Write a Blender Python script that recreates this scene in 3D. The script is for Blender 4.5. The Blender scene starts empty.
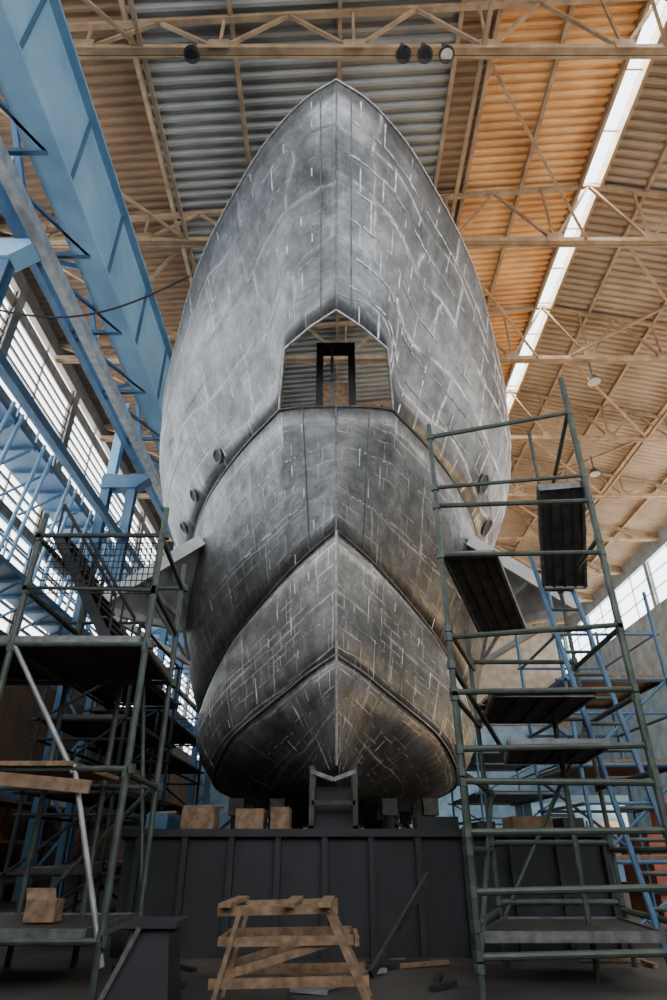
import bpy, math, random
from mathutils import Vector, Matrix
random.seed(4)
EYE=1.5   # eye height above floor; builder coordinates are relative to eye level
FL=-EYE
# ---------------------------------------------------------------- materials
def newmat(name):
    m=bpy.data.materials.new(name); m.use_nodes=True
    nt=m.node_tree; b=nt.nodes['Principled BSDF']
    return m,nt,b
def nmat(name,c1,c2,scale=3,rough=.6,metal=0,bump=.2,detail=6):
    m,nt,b=newmat(name)
    tc=nt.nodes.new('ShaderNodeTexCoord'); n=nt.nodes.new('ShaderNodeTexNoise')
    n.inputs['Scale'].default_value=scale; n.inputs['Detail'].default_value=detail
    nt.links.new(tc.outputs['Object'],n.inputs['Vector'])
    r=nt.nodes.new('ShaderNodeValToRGB')
    r.color_ramp.elements[0].position=.35; r.color_ramp.elements[1].position=.68
    r.color_ramp.elements[0].color=(*c1,1); r.color_ramp.elements[1].color=(*c2,1)
    nt.links.new(n.outputs['Fac'],r.inputs[0]); nt.links.new(r.outputs[0],b.inputs['Base Color'])
    b.inputs['Roughness'].default_value=rough; b.inputs['Metallic'].default_value=metal
    bp=nt.nodes.new('ShaderNodeBump'); bp.inputs['Strength'].default_value=bump; bp.inputs['Distance'].default_value=.02
    nt.links.new(n.outputs['Fac'],bp.inputs['Height']); nt.links.new(bp.outputs[0],b.inputs['Normal'])
    return m
BLUE=nmat('blue_paint',(.15,.30,.45),(.24,.42,.58),.6,.5,.0,.05)
BLUED=nmat('blue_paint_dark',(.03,.08,.15),(.06,.14,.23),1,.5,.1,.05)
TEAL=nmat('scaffold_green_paint',(.03,.038,.03),(.055,.075,.062),5,.55,.2)
DARKMESH=nmat('dark_steel_deck',(.02,.018,.015),(.06,.05,.04),6,.6,.3)
OCHRE=nmat('ochre_truss_paint',(.25,.16,.09),(.42,.29,.17),2,.7)
WOOD=nmat('raw_wood',(.11,.065,.035),(.24,.15,.085),9,.8)
BLACK=nmat('black_steel',(.006,.006,.008),(.014,.014,.018),2,.7,.0)
STEELG=nmat('galvanised_grey',(.18,.18,.18),(.32,.32,.31),3,.5,.4)
PRIMER=nmat('pale_primer_steel',(.34,.34,.33),(.52,.52,.50),2,.6,.1)
CONC=nmat('stained_concrete',(.02,.017,.015),(.07,.06,.05),.7,.8,0,.3,10)
LAMPM=nmat('lamp_housing',(.06,.06,.06),(.15,.14,.13),4,.4,.6)
GLASS=nmat('lamp_glass',(.5,.5,.45),(.7,.7,.65),4,.2)
PAPER=nmat('white_panel',(.35,.35,.33),(.5,.5,.48),2,.7)
REDBR=nmat('red_machine_paint',(.25,.06,.03),(.4,.12,.06),3,.6)
BROWN=nmat('window_frame_brown',(.16,.13,.10),(.26,.22,.18),3,.7)

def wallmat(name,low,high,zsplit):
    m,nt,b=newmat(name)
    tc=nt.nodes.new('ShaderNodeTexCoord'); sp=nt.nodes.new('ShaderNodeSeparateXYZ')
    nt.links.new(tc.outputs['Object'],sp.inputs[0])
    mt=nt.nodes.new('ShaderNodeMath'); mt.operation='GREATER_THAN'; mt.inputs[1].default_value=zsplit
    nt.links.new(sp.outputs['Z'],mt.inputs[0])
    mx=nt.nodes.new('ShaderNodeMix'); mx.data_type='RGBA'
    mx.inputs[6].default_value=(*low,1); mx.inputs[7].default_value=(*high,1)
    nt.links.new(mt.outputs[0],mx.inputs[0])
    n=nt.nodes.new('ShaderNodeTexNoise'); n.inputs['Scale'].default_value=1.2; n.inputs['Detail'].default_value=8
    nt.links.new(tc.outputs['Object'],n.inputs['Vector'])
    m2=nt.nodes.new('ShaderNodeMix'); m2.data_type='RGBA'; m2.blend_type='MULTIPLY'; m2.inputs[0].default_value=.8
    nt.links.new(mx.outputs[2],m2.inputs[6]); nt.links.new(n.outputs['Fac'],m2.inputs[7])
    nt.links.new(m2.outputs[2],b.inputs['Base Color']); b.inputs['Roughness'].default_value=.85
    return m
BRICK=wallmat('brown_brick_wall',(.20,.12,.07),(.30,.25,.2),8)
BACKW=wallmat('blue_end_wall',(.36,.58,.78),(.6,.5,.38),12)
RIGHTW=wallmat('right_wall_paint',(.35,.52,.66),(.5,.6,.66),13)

def roofmat(name,mode):
    m,nt,b=newmat(name)
    tc=nt.nodes.new('ShaderNodeTexCoord'); n=nt.nodes.new('ShaderNodeTexNoise'); n.inputs['Scale'].default_value=.5; n.inputs['Detail'].default_value=8
    nt.links.new(tc.outputs['Object'],n.inputs['Vector'])
    r=nt.nodes.new('ShaderNodeValToRGB'); e=r.color_ramp.elements
    e[0].position=.3; e[1].position=.7
    if mode=='grey': e[0].color=(.19,.19,.18,1); e[1].color=(.36,.355,.33,1)
    elif mode=='warm': e[0].color=(.48,.22,.075,1); e[1].color=(.86,.50,.20,1)  # orange boarding, brightened: the amber light on it is put into the colour
    elif mode=='brown': e[0].color=(.13,.07,.035,1); e[1].color=(.28,.165,.085,1)
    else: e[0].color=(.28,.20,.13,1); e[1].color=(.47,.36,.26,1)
    nt.links.new(n.outputs['Fac'],r.inputs[0]); nt.links.new(r.outputs[0],b.inputs['Base Color'])
    b.inputs['Roughness'].default_value=.6
    return m
ROOFG=roofmat('corrugated_grey','grey'); ROOFW=roofmat('corrugated_amber_lit','warm'); ROOFB=roofmat('brown_boards','brown'); ROOFT=roofmat('corrugated_tan','tan')

def hullmat(name,base,hi,weld,bw,bh,grid,gridamt,rough=.5,port=.4,mort=.03,jit=.3):
    m,nt,b=newmat(name); N=nt.nodes.new; L=nt.links.new
    def math_(op,a=None,c=None,v0=None,v1=None):
        n=N('ShaderNodeMath'); n.operation=op
        if a is not None: L(a,n.inputs[0])
        if c is not None: L(c,n.inputs[1])
        if v0 is not None: n.inputs[0].default_value=v0
        if v1 is not None: n.inputs[1].default_value=v1
        return n.outputs[0]
    def noise(vec,sc,det,ro=.5):
        n=N('ShaderNodeTexNoise'); n.inputs['Scale'].default_value=sc; n.inputs['Detail'].default_value=det; n.inputs['Roughness'].default_value=ro; L(vec,n.inputs['Vector']); return n
    def mrange(x,a,c,lo,hi_):
        n=N('ShaderNodeMapRange'); n.inputs[1].default_value=a;n.inputs[2].default_value=c;n.inputs[3].default_value=lo;n.inputs[4].default_value=hi_; L(x,n.inputs[0]); return n.outputs[0]
    def brick(vec,w,h,ms,sm,c1=(0,0,0,1),c2=(0,0,0,1),mo=(1,1,1,1),offset=.5,freq=2):
        br=N('ShaderNodeTexBrick'); br.offset=offset; br.offset_frequency=freq; br.squash=.62; br.squash_frequency=3
        br.inputs['Scale'].default_value=1; br.inputs['Brick Width'].default_value=w; br.inputs['Row Height'].default_value=h
        br.inputs['Mortar Size'].default_value=ms; br.inputs['Mortar Smooth'].default_value=sm; br.inputs['Bias'].default_value=0
        br.inputs['Color1'].default_value=c1; br.inputs['Color2'].default_value=c2; br.inputs['Mortar'].default_value=mo
        L(vec,br.inputs['Vector']); return br
    uv=N('ShaderNodeUVMap').outputs[0]; ob=N('ShaderNodeTexCoord').outputs['Object']
    nd=noise(uv,1.1,6,.6); nlow=noise(uv,.28,2)
    sub=N('ShaderNodeVectorMath'); sub.operation='SCALE'; sub.inputs['Scale'].default_value=.13; L(nd.outputs['Color'],sub.inputs[0])
    sub2=N('ShaderNodeVectorMath'); sub2.operation='SCALE'; sub2.inputs['Scale'].default_value=jit*5; L(nlow.outputs['Color'],sub2.inputs[0])
    add0=N('ShaderNodeVectorMath'); L(uv,add0.inputs[0]); L(sub.outputs[0],add0.inputs[1])
    add=N('ShaderNodeVectorMath'); L(add0.outputs[0],add.inputs[0]); L(sub2.outputs[0],add.inputs[1])
    mid=[(p+q)/2 for p,q in zip(base,hi)]
    br=brick(add.outputs[0],bw,bh,mort,.6,(*base,1),(*hi,1),(*mid,1),.37,2)
    n2=noise(ob,.5,12,.72)
    st=N('ShaderNodeMapping'); st.inputs['Scale'].default_value=(2.2,2.2,.35); L(ob,st.inputs[0]); n4=noise(st.outputs[0],1.2,8,.65)
    k=math_('MULTIPLY',mrange(n2.outputs['Fac'],.32,.68,.45,1.6),mrange(n4.outputs['Fac'],.3,.7,.75,1.25))
    n7=noise(uv,2.6,10,.8); k=math_('MULTIPLY',k,mrange(n7.outputs['Fac'],.45,.6,.82,1.22))
    mul=N('ShaderNodeVectorMath'); mul.operation='SCALE'; L(br.outputs['Color'],mul.inputs[0]); L(k,mul.inputs['Scale'])
    sx=N('ShaderNodeSeparateXYZ'); L(ob,sx.inputs[0])
    side=mrange(sx.outputs['X'],.3,1.2,port,1.0)
    n3=noise(uv,.7,4); wm=mrange(n3.outputs['Fac'],.38,.52,.12,1)
    n6=noise(uv,4,6,.7); wb=mrange(n6.outputs['Fac'],.38,.52,.15,1)
    halo=brick(add.outputs[0],bw,bh,mort*4,1.0,offset=.37)
    mask=math_('MULTIPLY',wm,math_('MULTIPLY',wb,side))
    w1=math_('MULTIPLY',br.outputs['Fac'],mask)
    w3=math_('MULTIPLY',math_('MULTIPLY',halo.outputs['Fac'],v1=.4),mask)
    b2=brick(add0.outputs[0],grid*1.6,grid,.018,.5)
    n5=noise(uv,.9,3); mr=mrange(n5.outputs['Fac'],.47,.55,0,gridamt)
    w2=math_('MULTIPLY',b2.outputs['Fac'],math_('MULTIPLY',mr,wb))
    w=math_('MAXIMUM',math_('MAXIMUM',w1,w3),w2)
    mix=N('ShaderNodeMix'); mix.data_type='RGBA'; L(w,mix.inputs[0]); L(mul.outputs[0],mix.inputs[6]); mix.inputs[7].default_value=(*weld,1)
    L(mix.outputs[2],b.inputs['Base Color'])
    b.inputs['Metallic'].default_value=.55
    L(mrange(n2.outputs['Fac'],.3,.7,rough+.12,rough-.14),b.inputs['Roughness'])
    bp=N('ShaderNodeBump'); bp.inputs['Strength'].default_value=.7; bp.inputs['Distance'].default_value=.07
    L(math_('ADD',math_('MULTIPLY',br.outputs['Fac'],v1=.3),nd.outputs['Fac']),bp.inputs['Height'])
    L(bp.outputs[0],b.inputs['Normal'])
    return m
HULLU=hullmat('hull_plate_steel',(.135,.137,.14),(.20,.202,.205),(.85,.85,.85),3.1,1.45,.5,.12,port=.35)
HULLL=hullmat('hull_plate_steel_lower',(.125,.125,.125),(.165,.165,.165),(.48,.48,.47),3.6,2.1,.45,.55,mort=.02,jit=.15)
HULLB=hullmat('hull_plate_steel_bottom',(.165,.16,.155),(.22,.215,.205),(.68,.66,.63),2.6,1.1,.42,.9,.5,.85,mort=.024,jit=.1)
RIM=nmat('weld_bead',(.22,.22,.22),(.4,.4,.4),8,.45,.6)
BEAD=nmat('ground_weld_metal',(.30,.30,.30),(.85,.85,.85),5,.45,.35)
SEAM=nmat('seam_steel',(.08,.08,.08),(.16,.16,.16),8,.5,.6)

# ---------------------------------------------------------------- builder
class B:
    def __init__(s): s.v=[];s.f=[];s.m=[];s.mats=[]
    def mi(s,m):
        if m not in s.mats: s.mats.append(m)
        return s.mats.index(m)
    def poly(s,pts,m):
        i=len(s.v); s.v+= [Vector(p) for p in pts]; s.f.append(list(range(i,i+len(pts)))); s.m.append(s.mi(m))
    def hexa(s,p,m):
        i=len(s.v); s.v+=[Vector(q) for q in p]; k=s.mi(m)
        for f in ((0,3,2,1),(4,5,6,7),(0,1,5,4),(1,2,6,5),(2,3,7,6),(3,0,4,7)): s.f.append([i+a for a in f]); s.m.append(k)
    def box(s,x0,x1,y0,y1,z0,z1,m):
        s.hexa([(x0,y0,z0),(x1,y0,z0),(x1,y1,z0),(x0,y1,z0),(x0,y0,z1),(x1,y0,z1),(x1,y1,z1),(x0,y1,z1)],m)
    def beam(s,a,b,w,h,m):
        a=Vector(a);b=Vector(b);d=(b-a).normalized()
        up=Vector((0,0,1)) if abs(d.z)<.95 else Vector((0,1,0))
        r=d.cross(up).normalized()*w/2; u=r.cross(d).normalized()*h/2
        s.hexa([a-r-u,a+r-u,a+r+u,a-r+u,b-r-u,b+r-u,b+r+u,b-r+u],m)
    def ibeam(s,a,b,w,h,m,t=.04):
        a=Vector(a);b=Vector(b);d=(b-a).normalized()
        up=Vector((0,0,1)) if abs(d.z)<.95 else Vector((0,1,0))
        r=d.cross(up).normalized(); u=r.cross(d).normalized()
        s.beam(a,b,t,h,m); s.beam(a+u*h/2,b+u*h/2,w,t,m); s.beam(a-u*h/2,b-u*h/2,w,t,m)
    def tube(s,a,b,r,m,n=8,cap=True,r2=None):
        a=Vector(a);b=Vector(b);d=(b-a).normalized(); r2=r if r2 is None else r2
        up=Vector((0,0,1)) if abs(d.z)<.9 else Vector((0,1,0))
        x=d.cross(up).normalized(); y=x.cross(d)
        i=len(s.v); k=s.mi(m)
        for c,rr in((a,r),(b,r2)):
            for j in range(n):
                t=2*math.pi*j/n; s.v.append(c+(x*math.cos(t)+y*math.sin(t))*rr)
        for j in range(n):
            s.f.append([i+j,i+(j+1)%n,i+n+(j+1)%n,i+n+j]); s.m.append(k)
        if cap: s.f.append([i+j for j in range(n)][::-1]); s.m.append(k); s.f.append([i+n+j for j in range(n)]); s.m.append(k)
    def path(s,pts,r,m,n=6):
        for a,b in zip(pts[:-1],pts[1:]):
            if (Vector(a)-Vector(b)).length>1e-4: s.tube(a,b,r,m,n)
    def make(s,name,smooth=False):
        me=bpy.data.meshes.new(name)
        me.from_pydata([(p[0],p[1],p[2]+EYE) for p in s.v],[],s.f)
        for m in s.mats: me.materials.append(m)
        me.polygons.foreach_set('material_index',s.m)
        if smooth: me.polygons.foreach_set('use_smooth',[True]*len(me.polygons))
        me.update(); ob=bpy.data.objects.new(name,me); bpy.context.collection.objects.link(ob); return ob

# ---------------------------------------------------------------- hull
def cr(P,n):
    P=[Vector(p) for p in P]; out=[]
    for i in range(len(P)-1):
        p0=P[i-1] if i>0 else P[0]*2-P[1]; p1=P[i];p2=P[i+1]; p3=P[i+2] if i+2<len(P) else P[-1]*2-P[-2]
        for j in range(n):
            t=j/n
            l0=max((p1-p0).length,1e-6); l1=max((p2-p1).length,1e-6); l2=max((p3-p2).length,1e-6)
            m1=((p1-p0)/l0*l1+(p2-p1)/l1*l0)/(l0+l1)*l1
            m2=((p2-p1)/l1*l2+(p3-p2)/l2*l1)/(l1+l2)*l1
            h00=2*t**3-3*t**2+1;h10=t**3-2*t**2+t;h01=-2*t**3+3*t**2;h11=t**3-t**2
            out.append(h00*p1+h10*m1+h01*p2+h11*m2)
    out.append(P[-1]); return out
def lin(P,n):
    P=[Vector(p) for p in P]; out=[]
    for a,b in zip(P[:-1],P[1:]):
        for j in range(n): out.append(a.lerp(b,j/n))
    out.append(P[-1]); return out
NS=8
Bx=[(2.4,13.2,9.05),(3.5,15.1,8.9),(4.85,19,8.75),(5.2,26,8.7),(5.2,44,8.7)]
LA=cr([(0,7.6,15.5),(.66,7.9,15.34),(1.48,8.58,15.17),(2.6,10,14.98),(3.92,12.1,14.8),(5.2,15,14.5),(6.5,18.7,14.2),(6.8,26,14),(6.8,44,14)],NS)
def lowerfix(first,l):
    head=lin(first,NS) if l else cr(first,NS)
    return head[:-1]+cr([first[-1]]+Bx,NS)
LLo=lowerfix([(0,10.4,11.05),(.62,10.62,10.72),(1.22,10.9,10.3),(1.36,11.8,9.2)],True)
LB=lowerfix([(0,11.55,9.1),(.45,11.57,9.12),(.95,11.64,9.15),(1.36,11.8,9.2)],True)
LC=cr([(0,12.3,6.2),(.4,12.75,6.05),(.8,13.25,5.9),(1.2,13.85,5.75),(1.95,15.1,5.45),(2.95,17.0,5.0),(4.15,19.8,3.9),(4.5,26,3.4),(4.5,44,3.4)],NS)
LD=cr([(0,13,3.6),(.32,13.4,3.50),(.66,13.85,3.39),(1.0,14.4,3.26),(1.7,15.4,2.97),(2.5,16.5,2.6),(3.4,18.8,2.0),(3.7,26,1.6),(3.7,44,1.6)],NS)
LK=cr([(0,13.5,1.5),(0,13.9,1.4),(0,14.5,1.35),(0,15.2,1.25),(0,16.2,1.15),(0,17.5,1.05),(0,19.5,.95),(0,26,.9),(0,44,.9)],NS)
NT=len(LA)
def rows(lo,hi,n,bfun,p=1.0):
    out=[]
    for k in range(n+1):
        v=k/n; row=[]
        for i in range(NT):
            q=lo[i].lerp(hi[i],v); b=bfun(i/(NT-1)*8)*math.sin(math.pi*v**p)
            row.append(q+Vector((b,-b*.25 if i>0 else -b*.3,0)))
        row[0].x=0
        out.append(row)
    return out
def ramp(t,a,b,lo,hi):
    x=min(1,max(0,(t-a)/(b-a))); x=x*x*(3-2*x); return lo+(hi-lo)*x
U=rows(LLo,LA,14,lambda t:ramp(t,3.2,6,.0,.6),.8)
M=rows(LC,LB,8,lambda t:ramp(t,3,6,.0,.4))
D_=rows(LD,LC,6,lambda t:ramp(t,4,6.2,0,.28))
K_=rows(LK,LD,4,lambda t:ramp(t,4,6,0,.12))
for k in range(1,14):
    for it in range(4):
        r=U[k]; nr=[p.copy() for p in r]
        for i in range(1,NT-1): nr[i]=(r[i-1]+r[i]*2+r[i+1])/4
        nr[0].x=0; U[k]=nr
def hull_surface(me_v,me_f,me_m,me_uv,G,mi,useA):
    for sgn in (1,-1):
        base=len(me_v); n=len(G)
        ref=G[useA]; cu=[0]
        for i in range(1,NT): cu.append(cu[-1]+(ref[i]-ref[i-1]).length)
        cv=[0]; j=min(30,NT-1)
        for k in range(1,n): cv.append(cv[-1]+(G[k][j]-G[k-1][j]).length)
        for k in range(n):
            for i in range(NT): me_v.append((G[k][i].x*sgn,G[k][i].y,G[k][i].z+EYE))
        for k in range(n-1):
            for i in range(NT-1):
                q=[(k,i),(k,i+1),(k+1,i+1),(k+1,i)]
                if sgn<0: q=q[::-1]
                me_f.append([base+a*NT+b for a,b in q]); me_m.append(mi)
                me_uv+= [(cu[b]+(7.37 if sgn<0 else 0),cv[a]+mi*.3) for a,b in q]
V=[];F=[];MI=[];UV=[]
hull_surface(V,F,MI,UV,U,0,7); hull_surface(V,F,MI,UV,M,1,4); hull_surface(V,F,MI,UV,D_,2,3); hull_surface(V,F,MI,UV,K_,2,3)
me=bpy.data.meshes.new('shell_plating'); me.from_pydata(V,[],F)
for m in (HULLU,HULLL,HULLB): me.materials.append(m)
me.polygons.foreach_set('material_index',MI); me.polygons.foreach_set('use_smooth',[True]*len(F))
ul=me.uv_layers.new(name='UVMap')
for i,uv in enumerate(UV): ul.data[i].uv=uv
me.update()
shell=bpy.data.objects.new('shell_plating',me); bpy.context.collection.objects.link(shell)
so=shell.modifiers.new('plate','SOLIDIFY'); so.thickness=.05; so.offset=-1
hull=bpy.data.objects.new('ship_hull',None); bpy.context.collection.objects.link(hull); shell.parent=hull
hull.location.x=.06
def at_x(row,x):
    for i in range(NT-1):
        if row[i].x<=x<=row[i+1].x:
            t=(x-row[i].x)/max(1e-6,row[i+1].x-row[i].x); return row[i].lerp(row[i+1],t)
    return row[0]
def mir(p,s): return Vector((p.x*s,p.y,p.z))
b=B()
off=Vector((0,-.01,-.005))
for s in (1,-1):
    b.path([mir(p,s)+off for p in LLo[:25]],.03,RIM)
    b.path([mir(p,s)+off for p in LA],.03,RIM)
    b.path([mir(at_x(r,.36 if k>0 else .34),s)+off for k,r in enumerate(U)],.016,SEAM)
    b.path([mir(p,s)+off for p in LB[:25]],.025,SEAM)
    b.path([mir(p,s)+off for p in LB[24:]],.03,SEAM)
    b.path([mir(p,s)+Vector((s*.01,-.02,0)) for p in LC],.03,SEAM)
    b.path([mir(p,s)+Vector((s*.01,-.02,0)) for p in LD],.026,RIM)
    b.path([mir(at_x(r,.62+.18*k/8),s)+off for k,r in enumerate(M)],.014,SEAM)
b.path([r[0]+off for r in M],.02,SEAM)
for G in (D_,K_): b.path([r[0]+off for r in G],.03,RIM)
for i in range(NT-1):
    p=LB[i]; q=LB[i+1]
    b.poly([(-p.x,p.y,p.z-.05),(p.x,p.y,p.z-.05),(q.x,q.y,q.z-.05),(-q.x,q.y,q.z-.05)],STEELG)
tr=[K_[k][-1] for k in range(5)]+[D_[k][-1] for k in range(1,7)]+[M[k][-1] for k in range(1,9)]+[U[k][-1] for k in range(1,15)]
b.poly([mir(p,1) for p in tr]+[mir(p,-1) for p in tr[::-1]],HULLL)
o=b.make('seams_and_deck'); o.parent=hull
# raised weld beads: strakes and butts, broken, more heavily ground on the starboard bow
rw=random.Random(11)
b=B()
def gp(G,kf,i):
    k=min(int(kf),len(G)-2); return G[k][i].lerp(G[k+1][i],kf-k)
def beads(G,s,ks,istart,butt,pg,r):
    for kf in ks:
        for i in range(istart,54):
            if rw.random()<pg:
                d0=rw.uniform(-.05,.05)
                a=mir(gp(G,kf+d0,i),s); c=mir(gp(G,kf+d0*.6,i+1),s)
                b.tube(a,c,r*rw.uniform(.5,1.25),BEAD,5,False,r*rw.uniform(.4,1.3))
    n=len(G)-1
    for j,i in enumerate(range(istart+3,52,butt)):
        k0=0 if j%2 else ks[0]
        step=.5; kf=.1
        while kf<n-.6:
            # staggered butts between strakes
            ii=i+(int(kf/2.0)%2)*(butt//2)
            if ii<54 and rw.random()<pg*.9:
                b.tube(mir(gp(G,kf,ii),s),mir(gp(G,kf+step,ii),s),r*rw.uniform(.5,1.2),BEAD,5,False)
            kf+=step
beads(U,1,[2,3.9,6.1,8,10,12.1],4,6,.74,.026)
beads(U,-1,[2.1,4,6,8.1,10.1,12],4,7,.34,.016)
beads(M,1,[2.7,5.4],7,9,.4,.015); beads(M,-1,[2.7,5.4],7,9,.3,.013)
beads(D_,1,[2,4],3,7,.62,.016); beads(D_,-1,[2,4],3,7,.4,.014)
beads(K_,1,[1.4,2.7],6,7,.5,.014); beads(K_,-1,[1.4,2.7],6,7,.3,.012)
o=b.make('weld_beads'); o.parent=hull
b=B()
for x in (-.42,.42): b.box(x-.09,x+.09,12.3,12.6,9.2,11.8,BLACK)
b.box(-.51,.51,12.3,12.6,11.65,11.85,BLACK); b.box(-.5,.5,12.3,12.6,9.3,9.7,BLACK); b.box(-.33,.33,12.35,12.5,9.7,10.5,WOOD); b.box(-.14,-.06,12.3,12.5,9.7,11.7,SEAM)
for s in(-1,1): b.poly([(s*.75,12.5,9.2),(s*1.25,12.6,9.2),(s*1.2,12.6,10.0)],BLACK)
o=b.make('bollard_frame'); o.parent=hull
pb=B()
def porthole(s,k,i,G,r):
    c=G[k][i]; du=(G[k][i+1]-G[k][i-1]).normalized(); dv=(G[k+1][i]-G[k-1][i]).normalized(); n=dv.cross(du).normalized()
    if n.x<0:n=-n
    dv=n.cross(du).normalized(); c=mir(c,s); du=mir(du,s);dv=mir(dv,s);n=mir(n,s)
    N=20
    ring=[c+(du*math.cos(2*math.pi*j/N)+dv*math.sin(2*math.pi*j/N))*r+n*.05 for j in range(N)]
    pb.path(ring+[ring[0]],.03,SEAM); pb.poly(ring,BLACK)
for s,L_ in ((-1,((1,36),(1,42),(1,46))),(1,((2,42),(1,46)))):
    for k,i in L_: porthole(s,k,i,U,.19 if s<0 else .3)
o=pb.make('portholes'); o.parent=hull
b=B()
for s in (1,-1):
    a=(s*3.85,16.0,7.75); c=(s*6.4,15.5,5.6); e=(s*4.6,19.5,6.2); g=(s*4.4,18.6,4.9)
    b.poly([a,c,e],PRIMER); b.poly([(a[0],a[1],a[2]+.1),(c[0],c[1],c[2]+.1),(e[0],e[1],e[2]+.1)],PRIMER)
    b.beam(a,c,.16,.34,PRIMER); b.beam(c,e,.16,.26,PRIMER); b.beam(c,g,.14,.14,PRIMER)
    for t in (.3,.6): 
        p=Vector(a).lerp(Vector(c),t); b.beam(p,e,.1,.16,PRIMER)
        b.beam(p,g,.08,.08,STEELG)
o=b.make('side_bracket_wings'); o.parent=hull
# ---------------------------------------------------------------- keel blocks + slip bed
b=B()
b.box(-3.6,4.7,12.2,44,-1.5,.25,BLACK)
for x in [i*.8-3.4 for i in range(11)]: b.box(x,x+.1,12.08,12.2,-1.5,.25,BLACK)
b.box(-3.7,4.8,12.05,12.3,.2,.32,BLACK)
b.make('slipway_bed')
b=B()
for s in (-1,1): b.box(s*.42-.05,s*.42+.05,13.2,13.4,.32,1.45,DARKMESH); b.box(s*.42-.06,s*.42+.06,13.8,14.0,.32,1.45,DARKMESH)
b.box(-.36,.36,13.6,14.2,.32,1.1,BLACK); b.box(-.5,.5,13.2,14.2,.32,.4,BLACK); b.beam((-.44,13.2,1.35),(0,13.2,1.2),.06,.08,SEAM); b.beam((.44,13.2,1.35),(0,13.2,1.2),.06,.08,SEAM); b.box(-.42,.42,13.2,13.3,.75,.83,DARKMESH)
b.make('keel_block')
for y in (17,20,24,28,34):
    b=B(); b.box(-.5,.5,y,y+1,.26,.85,SEAM); b.box(-.6,.6,y-.1,y+1.1,.26,.45,BLACK); b.make('keel_block')
for s in (-1,1):
  for y in (18.5,21,25,30):
    for x in (s*1.5,s*2.6):
        b=B(); b.tube((x,y,.26),(x,y,.8),.14,BLACK); b.box(x-.3,x+.3,y-.3,y+.3,.26,.35,BLACK); b.beam((x,y,.8),(x,y,1.2),.4,.4,DARKMESH); b.beam((x,y,.8),(x+s*.6,y,.3),.08,.08,BLACK); b.make('hull_shore_post')
# equipment lying on the slip bed edge
rb=random.Random(3)
b=B()
x=-3.4
while x<4.4:
    w_=rb.uniform(.25,.8); h=rb.uniform(.08,.38)
    if abs(x+w_/2)>.9: 
        m_=rb.choice((BLACK,DARKMESH,BLUED,WOOD,BLACK)); b.box(x,x+w_,12.6,13.1+rb.random()*.5,.33,.33+h,m_)
        if rb.random()<.5: b.tube((x,12.7,.33+h),(x+w_*1.2,12.9,.36+h),.04,SEAM,6)
    x+=w_+rb.uniform(.05,.4)
b.make('stacked_pallets')

# ---------------------------------------------------------------- room
X0,X1,Y0,Y1=-13,24,-14,64
b=B(); b.box(X0-.3,X1+.3,Y0-.3,Y1+.3,FL-.3,FL,CONC); b.make('floor')
SA,SB=9.95,10.75
def zr(x): return 21+(x-X0)/(SA-X0)*2.5 if x<=SA else 23.5-(x-SB)/(X1-SB)*3.0
b=B()
def corr(x0,x1,mat,pitch=.32,amp=.045,y0=Y0,y1=Y1):
    n=int((y1-y0)/(pitch/4)); i0=len(b.v); k=b.mi(mat)
    prof=[0,1,1,0]
    for j in range(n+1):
        y=y0+j*pitch/4; dz=amp*(prof[j%4]*2-1)
        b.v.append(Vector((x0,y,zr(x0)+dz))); b.v.append(Vector((x1,y,zr(x1)+dz)))
    for j in range(n):
        a=i0+2*j; b.f.append([a,a+2,a+3,a+1]); b.m.append(k)
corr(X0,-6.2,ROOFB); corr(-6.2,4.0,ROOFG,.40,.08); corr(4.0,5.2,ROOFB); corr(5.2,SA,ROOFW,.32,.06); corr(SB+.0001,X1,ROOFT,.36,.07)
b.poly([(X0,Y0,zr(X0)+.3),(SA,Y0,zr(SA)+.3),(SA,Y1,zr(SA)+.3),(X0,Y1,zr(X0)+.3)],ROOFB)
b.poly([(SB,Y0,zr(SB)+.3),(X1,Y0,zr(X1)+.3),(X1,Y1,zr(X1)+.3),(SB,Y1,zr(SB)+.3)],ROOFB)
b.make('ceiling')
b=B()
for x in (SA,SB): b.beam((x,Y0,23.4),(x,Y1,23.4),.12,.45,OCHRE)
y=Y0
while y<Y1: b.beam((SA,y,23.55),(SB,y,23.55),.05,.08,OCHRE); y+=2.1
b.make('window_skylight')
def wall_with_band(name,axis,pos,a0,a1,zlo,zhi,ztop,mat,wname,step=1.6,nz=6,bay=6.4,mull=BLUED,mh=.09,pw=.7):
    b=B()
    def bx(u0,u1,z0,z1,m,t0=0,t1=.3,bb=b):
        if axis=='x': bb.box(pos-t1,pos-t0,u0,u1,z0,z1,m) if pos<0 else bb.box(pos+t0,pos+t1,u0,u1,z0,z1,m)
        else: bb.box(u0,u1,pos+t0,pos+t1,z0,z1,m)
    if zhi is None:
        bx(a0,a1,FL,ztop,mat); b.make(name); return
    bx(a0,a1,FL,zlo,mat); bx(a0,a1,zhi,ztop,mat)
    u=a0
    while u<=a1-.1: bx(u,u+pw,zlo,zhi,mat); u+=bay
    b.make(name)
    w=B()
    u=a0+step
    while u<a1: bx(u,u+.07,zlo,zhi,mull,.1,.18,w); u+=step
    for k in range(1,nz): 
        z=zlo+(zhi-zlo)*k/nz; bx(a0,a1,z,z+(.5 if (k%8==0 and nz>15) else mh),mull,.1,.18,w)
    w.make(wname)
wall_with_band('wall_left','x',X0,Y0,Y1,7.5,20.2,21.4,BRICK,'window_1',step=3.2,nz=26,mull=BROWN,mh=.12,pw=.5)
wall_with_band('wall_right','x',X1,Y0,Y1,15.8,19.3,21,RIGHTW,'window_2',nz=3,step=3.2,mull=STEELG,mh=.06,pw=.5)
wall_with_band('wall_back','y',Y1,X0,X1,15,None,24,BACKW,'window_3')
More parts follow.
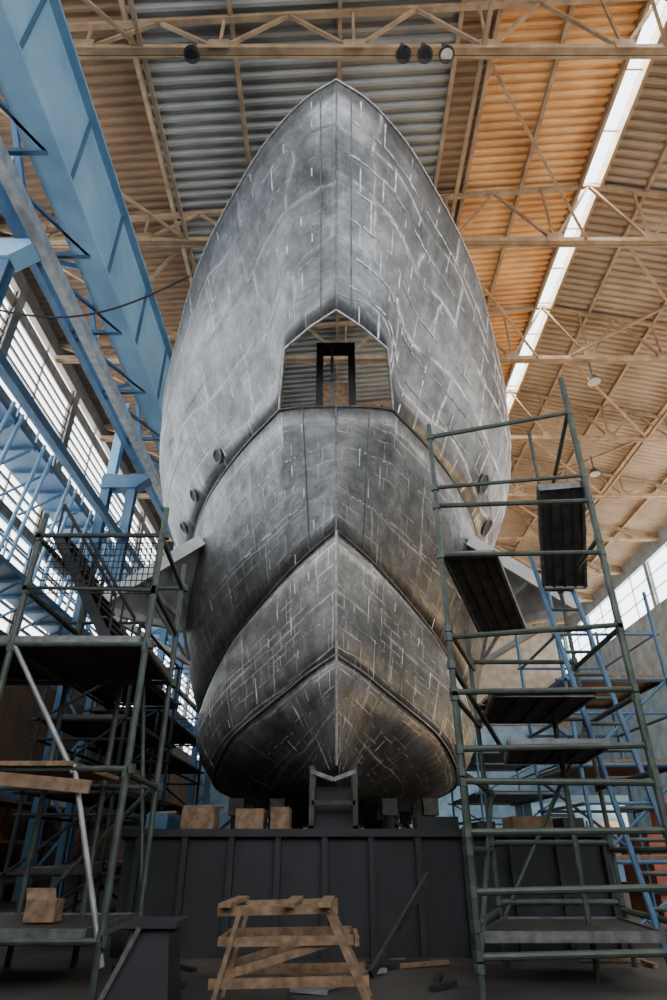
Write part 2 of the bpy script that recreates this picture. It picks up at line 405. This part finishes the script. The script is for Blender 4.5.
wall_with_band('wall_front','y',Y0-.3,X0,X1,6,19,24,BRICK,'window_3',nz=6,bay=6)
def truss(y):
    b=B(); zc=20.0
    b.beam((X0,y,zc),(X1,y,zc),.2,.2,OCHRE)
    b.beam((X0,y+.16,zc+.0),(X1,y+.16,zc),.06,.26,OCHRE)
    nodes=[X0+i*(10.3-X0)/6 for i in range(7)]+[10.3+i*(X1-10.3)/4 for i in range(1,5)]
    for a,c in zip(nodes[:-1],nodes[1:]):
        za=zr(a)-.25; zc2=zr(c)-.25
        b.beam((a,y,za),(c,y,zc2),.16,.18,OCHRE)
        mid=(a+c)/2
        b.beam((a,y,za),(mid,y,zc),.1,.1,OCHRE); b.beam((mid,y,zc),(c,y,zc2),.1,.1,OCHRE)
        b.beam((mid,y,zc),(mid,y,zr(mid)-.25),.08,.08,OCHRE)
        b.box(mid-.3,mid+.3,y-.13,y-.11,zc-.15,zc+.3,OCHRE)
    b.make('roof_truss')
ys=[-3.8,2.6,9.0,15.4,21.8,28.2,34.6,41,47.4,53.8,60.2]
for y in ys: truss(y)
b=B()
for x in (-12,-9,-6.2,-3.1,.2,4.0,5.2,7.5,12.5,15.5,18.5,21.5): b.beam((x,Y0,zr(x)-.15),(x,Y1,zr(x)-.15),.13,.22,OCHRE)
b.make('roof_purlins')
b=B()
for j,y in enumerate(ys[:-1]):
    for xa,xb in ((-12,-5.5),(11,17.5)):
        b.beam((xa,y,20.0),(xb,y+6.4,20.0),.1,.1,OCHRE)
        if j%2: b.beam((xb,y,20.1),(xa,y+6.4,20.1),.1,.1,OCHRE)
    b.beam((4.3,y,20.0),(9.6,y+6.4,20.0),.09,.09,OCHRE)
for x in (-5.5,4.3,17.5): b.beam((x,Y0,20),(x,Y1,20),.12,.14,OCHRE)
b.make('roof_wind_bracing')

# ---------------------------------------------------------------- crane runway (girder + posts)
b=B()
b.box(-7.4,-7.3,Y0+1,Y1-1,15.7,19.0,BLUE)
for z,w in((15.7,.55),(19.0,.55)): b.box(-7.35-w,-7.3+w*.45,Y0+1,Y1-1,z-.05,z+.05,BLUE)
y=Y0+2
while y<Y1-1: b.box(-7.3,-7.2,y,y+.06,15.75,18.95,BLUED); y+=3.2
for z in (15.7,18.9): b.beam((-9.2,Y0+1,z),(-9.2,Y1-1,z),.25,.3,BLUED)
y=Y0+1; k=0
while y<Y1-3.3:
    b.beam((-9.2,y,15.7),(-9.2,y+3.2,18.9),.16,.16,BLUED) if k%2==0 else b.beam((-9.2,y,18.9),(-9.2,y+3.2,15.7),.16,.16,BLUED)
    b.beam((-9.2,y,15.7),(-7.4,y,15.7),.12,.16,BLUED); b.beam((-9.2,y,15.7),(-7.4,y+3.2,15.7),.1,.1,BLUED)
    y+=3.2;k+=1
b.beam((-8.5,Y0+1,15.35),(-8.5,Y1-1,15.35),.3,.45,STEELG)
b.beam((-9.4,Y0+1,12.0),(-9.4,Y1-1,12.0),.2,.35,BLUED)
for y in (-.8,12.0,24.8,37.6,50.4):
    for x in (-10.6,-9.4): b.ibeam((x,y,FL),(x,y,15.4),.4,.35,BLUED)
    z=FL+.5;k=0
    while z<14:
        b.beam((-10.6,y,z),(-9.4,y,z+1.6),.1,.1,BLUED) if k%2==0 else b.beam((-9.4,y,z),(-10.6,y,z+1.6),.1,.1,BLUED)
        z+=1.6;k+=1
    b.hexa([(-10.8,y-.3,14.6),(-9.2,y-.3,14.6),(-9.2,y+.3,14.6),(-10.8,y+.3,14.6),(-10.8,y-.3,15.3),(-8.4,y-.3,15.3),(-8.4,y+.3,15.3),(-10.8,y+.3,15.3)],BLUED if y>20 else BLUE)
    b.ibeam((-10.5,y,15.3),(-10.5,y,19.6),.4,.35,BLUE)
b.make('crane_runway_girder')
b=B()
for z0 in (8.6,13.2):
    b.box(-12.7,-11.1,Y0+1,Y1-1,z0-.2,z0,BLUED)
    for z in (z0+.6,z0+1.2): b.beam((-11.15,Y0+1,z),(-11.15,Y1-1,z),.06,.06,BLUE)
    y=Y0+1
    while y<Y1-1: b.beam((-11.15,y,z0),(-11.15,y,z0+1.2),.06,.06,BLUE); b.beam((-12.7,y,z0-.25),(-11.1,y,z0-.25),.12,.15,BLUED); b.beam((-12.9,y,z0-1.3),(-11.2,y,z0-.25),.08,.08,BLUED); y+=1.6
for i in range(5):
    y=16+i*2.6
    b.tube((-11.1,y,8.6),(-11.0,y+.8,13.4),.07,BLUE); b.tube((-11.1,y+.7,8.6),(-11.0,y+1.5,13.4),.07,BLUE)
b.make('wall_walkway')

# ---------------------------------------------------------------- scaffold right
T=TEAL
b=B(); r=.042
def coupler(p): b.tube((p[0],p[1],p[2]-.06),(p[0],p[1],p[2]+.06),r*1.6,T,6)
def rail(a,c,rr=r): b.tube(a,c,rr,T); coupler(a); coupler(c)
yf,yb=9.0,11.3
b.tube((1.72,yf,FL),(1.72,yf,6.67),r,T); b.tube((4.3,yf,FL),(4.3,yf,7.75),.055,T)
b.tube((2.55,yb,FL),(2.5,yb,3.6),r,T); b.tube((4.45,yb,FL),(4.4,yb,8.2),r,T); b.tube((3.5,10.2,FL),(3.5,10.2,2.2),r,T)
b.tube((2.2,yb,FL),(2.2,yb,2.4),.04,T)
for z1,z2 in ((6.4,6.95),(5.0,5.1),(4.1,4.15),(2.76,2.95),(1.96,2.0),(1.2,1.25),(.8,.78),(.2,.22),(-.45,-.4),(-1.1,-1.05)):
    rail((1.72,yf,z1),(4.3,yf,z2))
rail((1.72,yf,5.35),(4.3,yf,5.6),.035)
for z in (4.4,2.9,1.9,.9,0,-.8):
    rail((4.3,yf,z),(4.42,yb,z)); 
    if z<3: rail((1.72,yf,z),(2.53,yb,z)); rail((2.53,yb,z+.1),(4.42,yb,z+.1))
rail((1.72,yf,2.35),(2.9,yb,1.5)); rail((2.53,yb,-1),(4.42,yb,1.9),.035); rail((1.72,yf,-1.2),(1.72+.9,yb,.8),.035)
b.tube((4.3,yf,7.0),(4.42,yb,6.0),r,T)
for x in (4.05,4.62):
    b.tube((x+.25,9.7,FL),(x-.25,10.9,5.0),.045,BLUED)
for i in range(16):
    t=i/16; b.tube((4.3-.5*t,9.7+1.2*t,FL+6.5*t),(4.87-.5*t,9.7+1.2*t,FL+6.5*t),.03,T)
def deck(p,m=DARKMESH,th=.07):
    p=[Vector(q) for q in p]; up=Vector((0,0,th)); b.hexa([q-up for q in p]+list(p),m)
    for i in range(4):
        b.beam(p[i]-up*.5,p[(i+1)%4]-up*.5,.05,.12,SEAM)
    for j in range(1,4):
        t=j/4; b.beam(p[0].lerp(p[1],t)-up,p[3].lerp(p[2],t)-up,.04,.05,BLACK)
deck([(3.5,9.08,5.42),(4.28,9.08,5.5),(4.62,10.6,4.25),(3.85,10.6,4.25)])
deck([(1.78,9.08,4.15),(2.62,9.08,4.2),(3.4,10.6,3.4),(2.6,10.6,3.36)])
deck([(2.3,9.08,2.0),(3.75,9.08,2.0),(3.9,11.2,2.0),(2.6,11.2,2.0)],DARKMESH)
deck([(2.5,9.3,1.35),(3.9,9.3,1.35),(4.2,11.2,1.35),(2.9,11.2,1.35)])
for i in range(3): b.box(2.35,3.7,9.2+i*.5,9.6+i*.5,2.01,2.06,WOOD)
deck([(1.8,9.3,-.9),(4.1,9.3,-.9),(4.3,11.2,-.9),(2.6,11.2,-.9)])
b.make('scaffold_tower')

def tower(x0,x1,y0,y1,z1,levels,mat,name,deckm=DARKMESH):
    global b
    b=B()
    for x in (x0,x1):
        for y in (y0,y1): b.tube((x,y,FL),(x,y,z1),.045,mat,6)
    for i,z in enumerate(levels):
        for y in (y0,y1): b.tube((x0-.2,y,z),(x1+.2,y,z),.04,mat,6); b.tube((x0-.1,y,z+1.0),(x1+.1,y,z+1.0),.035,mat,6)
        for x in (x0,x1): b.tube((x,y0-.2,z),(x,y1+.2,z),.04,mat,6); b.tube((x,y0,z+1.0),(x,y1,z+1.0),.035,mat,6)
        b.box(x0,x1,y0,y1,z+.04,z+.1,deckm)
        zp=levels[i-1] if i>0 else FL
        b.tube((x0,y0,zp),(x1,y0,z),.035,mat,6); b.tube((x1,y1,zp),(x0,y1,z),.035,mat,6)
    b.make(name)
tower(5.0,7.2,13.5,16.5,5.2,(-.2,1.5,3.2),BLUED,'scaffold_tower',WOOD)
tower(5.4,8.5,25,31,4.2,(0,1.8,3.2),BLUED,'scaffold_tower')
tower(-6.2,-4.4,13.6,17.6,4.5,(-.4,1.0,2.4,3.5),BLACK,'scaffold_tower')
tower(-7.2,-5.2,19,26,4.6,(-.4,1.2,2.6,3.6),BLACK,'scaffold_tower')

# ---------------------------------------------------------------- scaffold left (near)
b=B()
xl,xr=-4.77,-2.78
for x,y,z in ((xl,9,4.75),(xr,9,4.95),(xl,11.2,4.3),(xr-.15,11.2,4.9),(-3.8,11.2,3.0)): b.tube((x,y,FL),(x,y,z),.05,T)
for z in (4.45,2.65,.95,-.95): rail((xl-1.2 if z<4 else xl,9,z),(xr+.05,9,z)); rail((xl-1.2 if z<4 else xl,11.2,z-.05),(xr-.1,11.2,z-.05))
for z in (4.4,3.5,2.6,.9,-.9): rail((xl,9,z),(xl,11.2,z)); rail((xr,9,z),(xr-.15,11.2,z))
rail((xl,9,3.55),(xr,9,3.5),.03)
b.tube((-3.5,9,1.0),(-2.72,9,-1.2),.036,STEELG); b.tube((xl,9,2.7),(-3.5,9,.9),.036,STEELG)
b.tube((-3.4,11.2,2.6),(-2.9,11.2,-.9),.036,T); b.tube((-4.7,11.2,-.9),(-3.0,11.2,.9),.036,T)
deck([(-6.1,9,2.75),(-2.9,9,2.75),(-2.95,11.2,2.75),(-6.1,11.2,2.75)])
deck([(-6.0,9.0,-.85),(-3.0,9.0,-.85),(-3.0,11.2,-.85),(-6.0,11.2,-.85)])
for i in range(5): b.box(-4.75,-3.5,8.9+i*.42,9.28+i*.42,.98,1.04,WOOD)
b.beam((-4.75,8.9,.85),(-3.2,8.9,.72),.06,.16,WOOD)
for y in (9.5,10.6):
    b.beam((-4.75,y,4.7),(-3.55,y,2.85),.05,.16,BLACK); b.tube((-4.75,y,5.3),(-3.55,y,3.6),.03,BLACK)
    for i in range(6): t=i/5; b.tube(((-4.75+1.2*t),y,4.7-1.85*t),((-4.75+1.2*t),y,5.3-1.7*t),.02,BLACK)
for i in range(9):
    t=i/9; x=-4.75+1.2*t; z=4.7-1.85*t; b.box(x,x+.18,9.5,10.6,z-.03,z,DARKMESH)
for i in range(22):
    x=-4.7+i*.085; b.tube((x,9.25,3.55),(x,9.25,4.45),.009,BLACK,4)
for i in range(9): b.tube((-4.7,9.25,3.55+i*.11),(-2.9,9.25,3.55+i*.11),.009,BLACK,4)
b.make('scaffold_tower')

# ---------------------------------------------------------------- wooden trestle
b=B()
for y in (8.3,9.2):
    b.beam((-1.3,y,-.6),(.05,y,-.57),.07,.09,WOOD)
    b.beam((-1.05,y,-.6),(-1.3,y-.05,FL),.05,.08,WOOD); b.beam((-.05,y,-.6),(.42,y-.05,FL),.05,.08,WOOD)
    b.beam((-1.22,y,-.88),(.22,y,-.86),.04,.09,WOOD); b.beam((-1.34,y,-1.25),(.38,y,-1.22),.04,.09,WOOD)
    b.beam((-1.25,y+.05,-1.2),(.1,y+.05,-.85),.04,.08,WOOD)
for x in (-1.2,-.5,-.1): b.beam((x,8.1,-.53),(x+.05,9.4,-.53),.14,.04,WOOD)
for x,z in((-1.25,-.88),(.26,-.88)): b.beam((x,8.3,z),(x,9.2,z),.05,.08,WOOD)
b.make('wooden_trestle')
b=B(); b.beam((.5,10.3,-1.45),(1.5,11.4,-.35),.06,.1,DARKMESH); b.make('leaning_plank')
b=B()
b.hexa([(-2.5,8.3,FL),(-1.75,8.3,FL),(-1.75,9.0,FL),(-2.5,9.0,FL),(-2.25,8.4,-.75),(-1.85,8.4,-.75),(-1.85,8.9,-.75),(-2.25,8.9,-.75)],BLACK)
b.beam((-2.5,8.28,-1.45),(-2.15,8.28,-.75),.03,.05,SEAM); b.box(-2.35,-1.75,8.3,9.0,-.76,-.7,BLACK)
b.make('steel_pedestal')
b=B(); b.box(-4.1,-3.7,9.8,10.1,-.83,-.58,WOOD); b.poly([(-4.1,9.8,-.58),(-3.7,9.8,-.58),(-3.8,9.95,-.45),(-4.2,9.95,-.45)],WOOD); b.make('cardboard_box')
b=B()
for i in range(60):
    x=random.uniform(-6,6); y=random.uniform(9,11.8); l=random.uniform(.3,1.2); a=random.uniform(0,3.14); z=FL+.03
    if 1.4<x<4.6 or -6<x<-2.6: continue
    b.beam((x,y,z),(x+l*math.cos(a),y+l*.4*math.sin(a),z+.02),.08,.05,random.choice((WOOD,STEELG,BLACK,BLACK)))
b.make('floor_offcuts')
b=B()
b.box(9.5,14,33,36,FL,2.0,BLUE); b.box(10,11.5,32.9,33,0,1.5,BLACK); b.box(12,13.5,32.8,33,-.5,1.2,STEELG); b.box(9.3,14.2,32.9,36.1,2.0,2.3,BLUED); b.make('machine_cabinet')
b=B(); b.box(8.5,11,19,21,FL,.4,REDBR); b.tube((9.7,20,.4),(9.7,20,1.3),.5,REDBR,16); b.box(8.3,11.2,18.9,21.1,-1.0,-.8,BLACK); b.make('winch_machine')
b=B()
for z in (0,1.2,2.4): b.box(-12.4,-10.9,10,30,z-1,z-.9,WOOD)
for y in range(10,31,4): b.beam((-10.95,y,FL),(-10.95,y,2.2),.1,.1,REDBR); b.beam((-12.3,y,FL),(-12.3,y,2.2),.1,.1,REDBR)
for i in range(20): y=10.3+i; z=random.choice((-.9,.3,1.5)); b.box(-12.1,-11.2,y,y+.7,z,z+random.uniform(.3,.8),random.choice((WOOD,BLUED,BLACK,PAPER)))
b.make('storage_rack')

# ---------------------------------------------------------------- hanging lamps
for x in (-3.95,1.95,2.55,3.15,9.7):
    b=B(); y=8.85; z=19.55; q=.75
    b.tube((x,y,z+.35),(x,y,z+.1),.08,LAMPM,12); b.tube((x,y,z+.1),(x,y-.05,z-.25),.14*q,LAMPM,18,True,.3*q)
    b.tube((x,y-.05,z-.25),(x,y-.06,z-.3),.3*q,LAMPM,18); b.tube((x,y-.06,z-.3),(x,y-.06,z-.32),.22*q,GLASS if x==3.15 else BLACK,18)
    b.make('pendant_lamp')
for x,y in ((6.2,28),(12,22),(15,30)):
    b=B(); z=19.0; b.tube((x,y,z+1),(x,y,z+.1),.04,LAMPM,8); b.tube((x,y,z+.1),(x,y,z-.25),.14,LAMPM,18,True,.35); b.tube((x,y,z-.25),(x,y,z-.27),.3,GLASS,18); b.make('pendant_lamp')
b=B(); pts=[]
for i in range(25):
    t=i/24; p=Vector((-9.3,12,12.8)).lerp(Vector((-4.3,12.7,14.9)),t); p.z-=.9*math.sin(math.pi*t); pts.append(p)
b.path(pts,.03,BLACK); b.make('power_cable')

# ---------------------------------------------------------------- light
def area(name,loc,rot,sx,sy,p,col):
    l=bpy.data.lights.new(name,'AREA'); l.shape='RECTANGLE'; l.size=sx; l.size_y=sy; l.energy=p; l.color=col
    o=bpy.data.objects.new(name,l); o.location=(loc[0],loc[1],loc[2]+EYE); o.rotation_euler=[math.radians(a) for a in rot]; bpy.context.collection.objects.link(o); return o
area('daylight_left',(X0-1,24,14.4),(0,-90,0),12,70,9500,(.92,.96,1))
area('daylight_right',(X1+1,24,17.5),(0,90,0),4,70,5000,(1,.95,.88))
area('daylight_skylight',(10.35,25,24.3),(0,0,0),.8,76,9500,(1,.94,.84))
area('daylight_front',(5,Y0-1.2,14.0),(90,0,0),34,9,2700,(.97,.98,1))
area('warm_roof_fill',(15.5,29,1),(180,-4,0),5,30,4200,(1,.70,.38))  # added upward fill that warms the roof; no actual fixture stands here
w=bpy.data.worlds.new('World'); bpy.context.scene.world=w; w.use_nodes=True
bg=w.node_tree.nodes['Background']; bg.inputs[0].default_value=(.9,.95,1,1); bg.inputs[1].default_value=5.5
# ---------------------------------------------------------------- camera
c=bpy.data.cameras.new('Camera'); c.sensor_fit='VERTICAL'; c.sensor_height=36; c.lens=22.18; c.clip_end=300
co=bpy.data.objects.new('Camera',c); co.location=(0,0,EYE); co.rotation_euler=(math.radians(90+29.6),0,0)
bpy.context.collection.objects.link(co); bpy.context.scene.camera=co
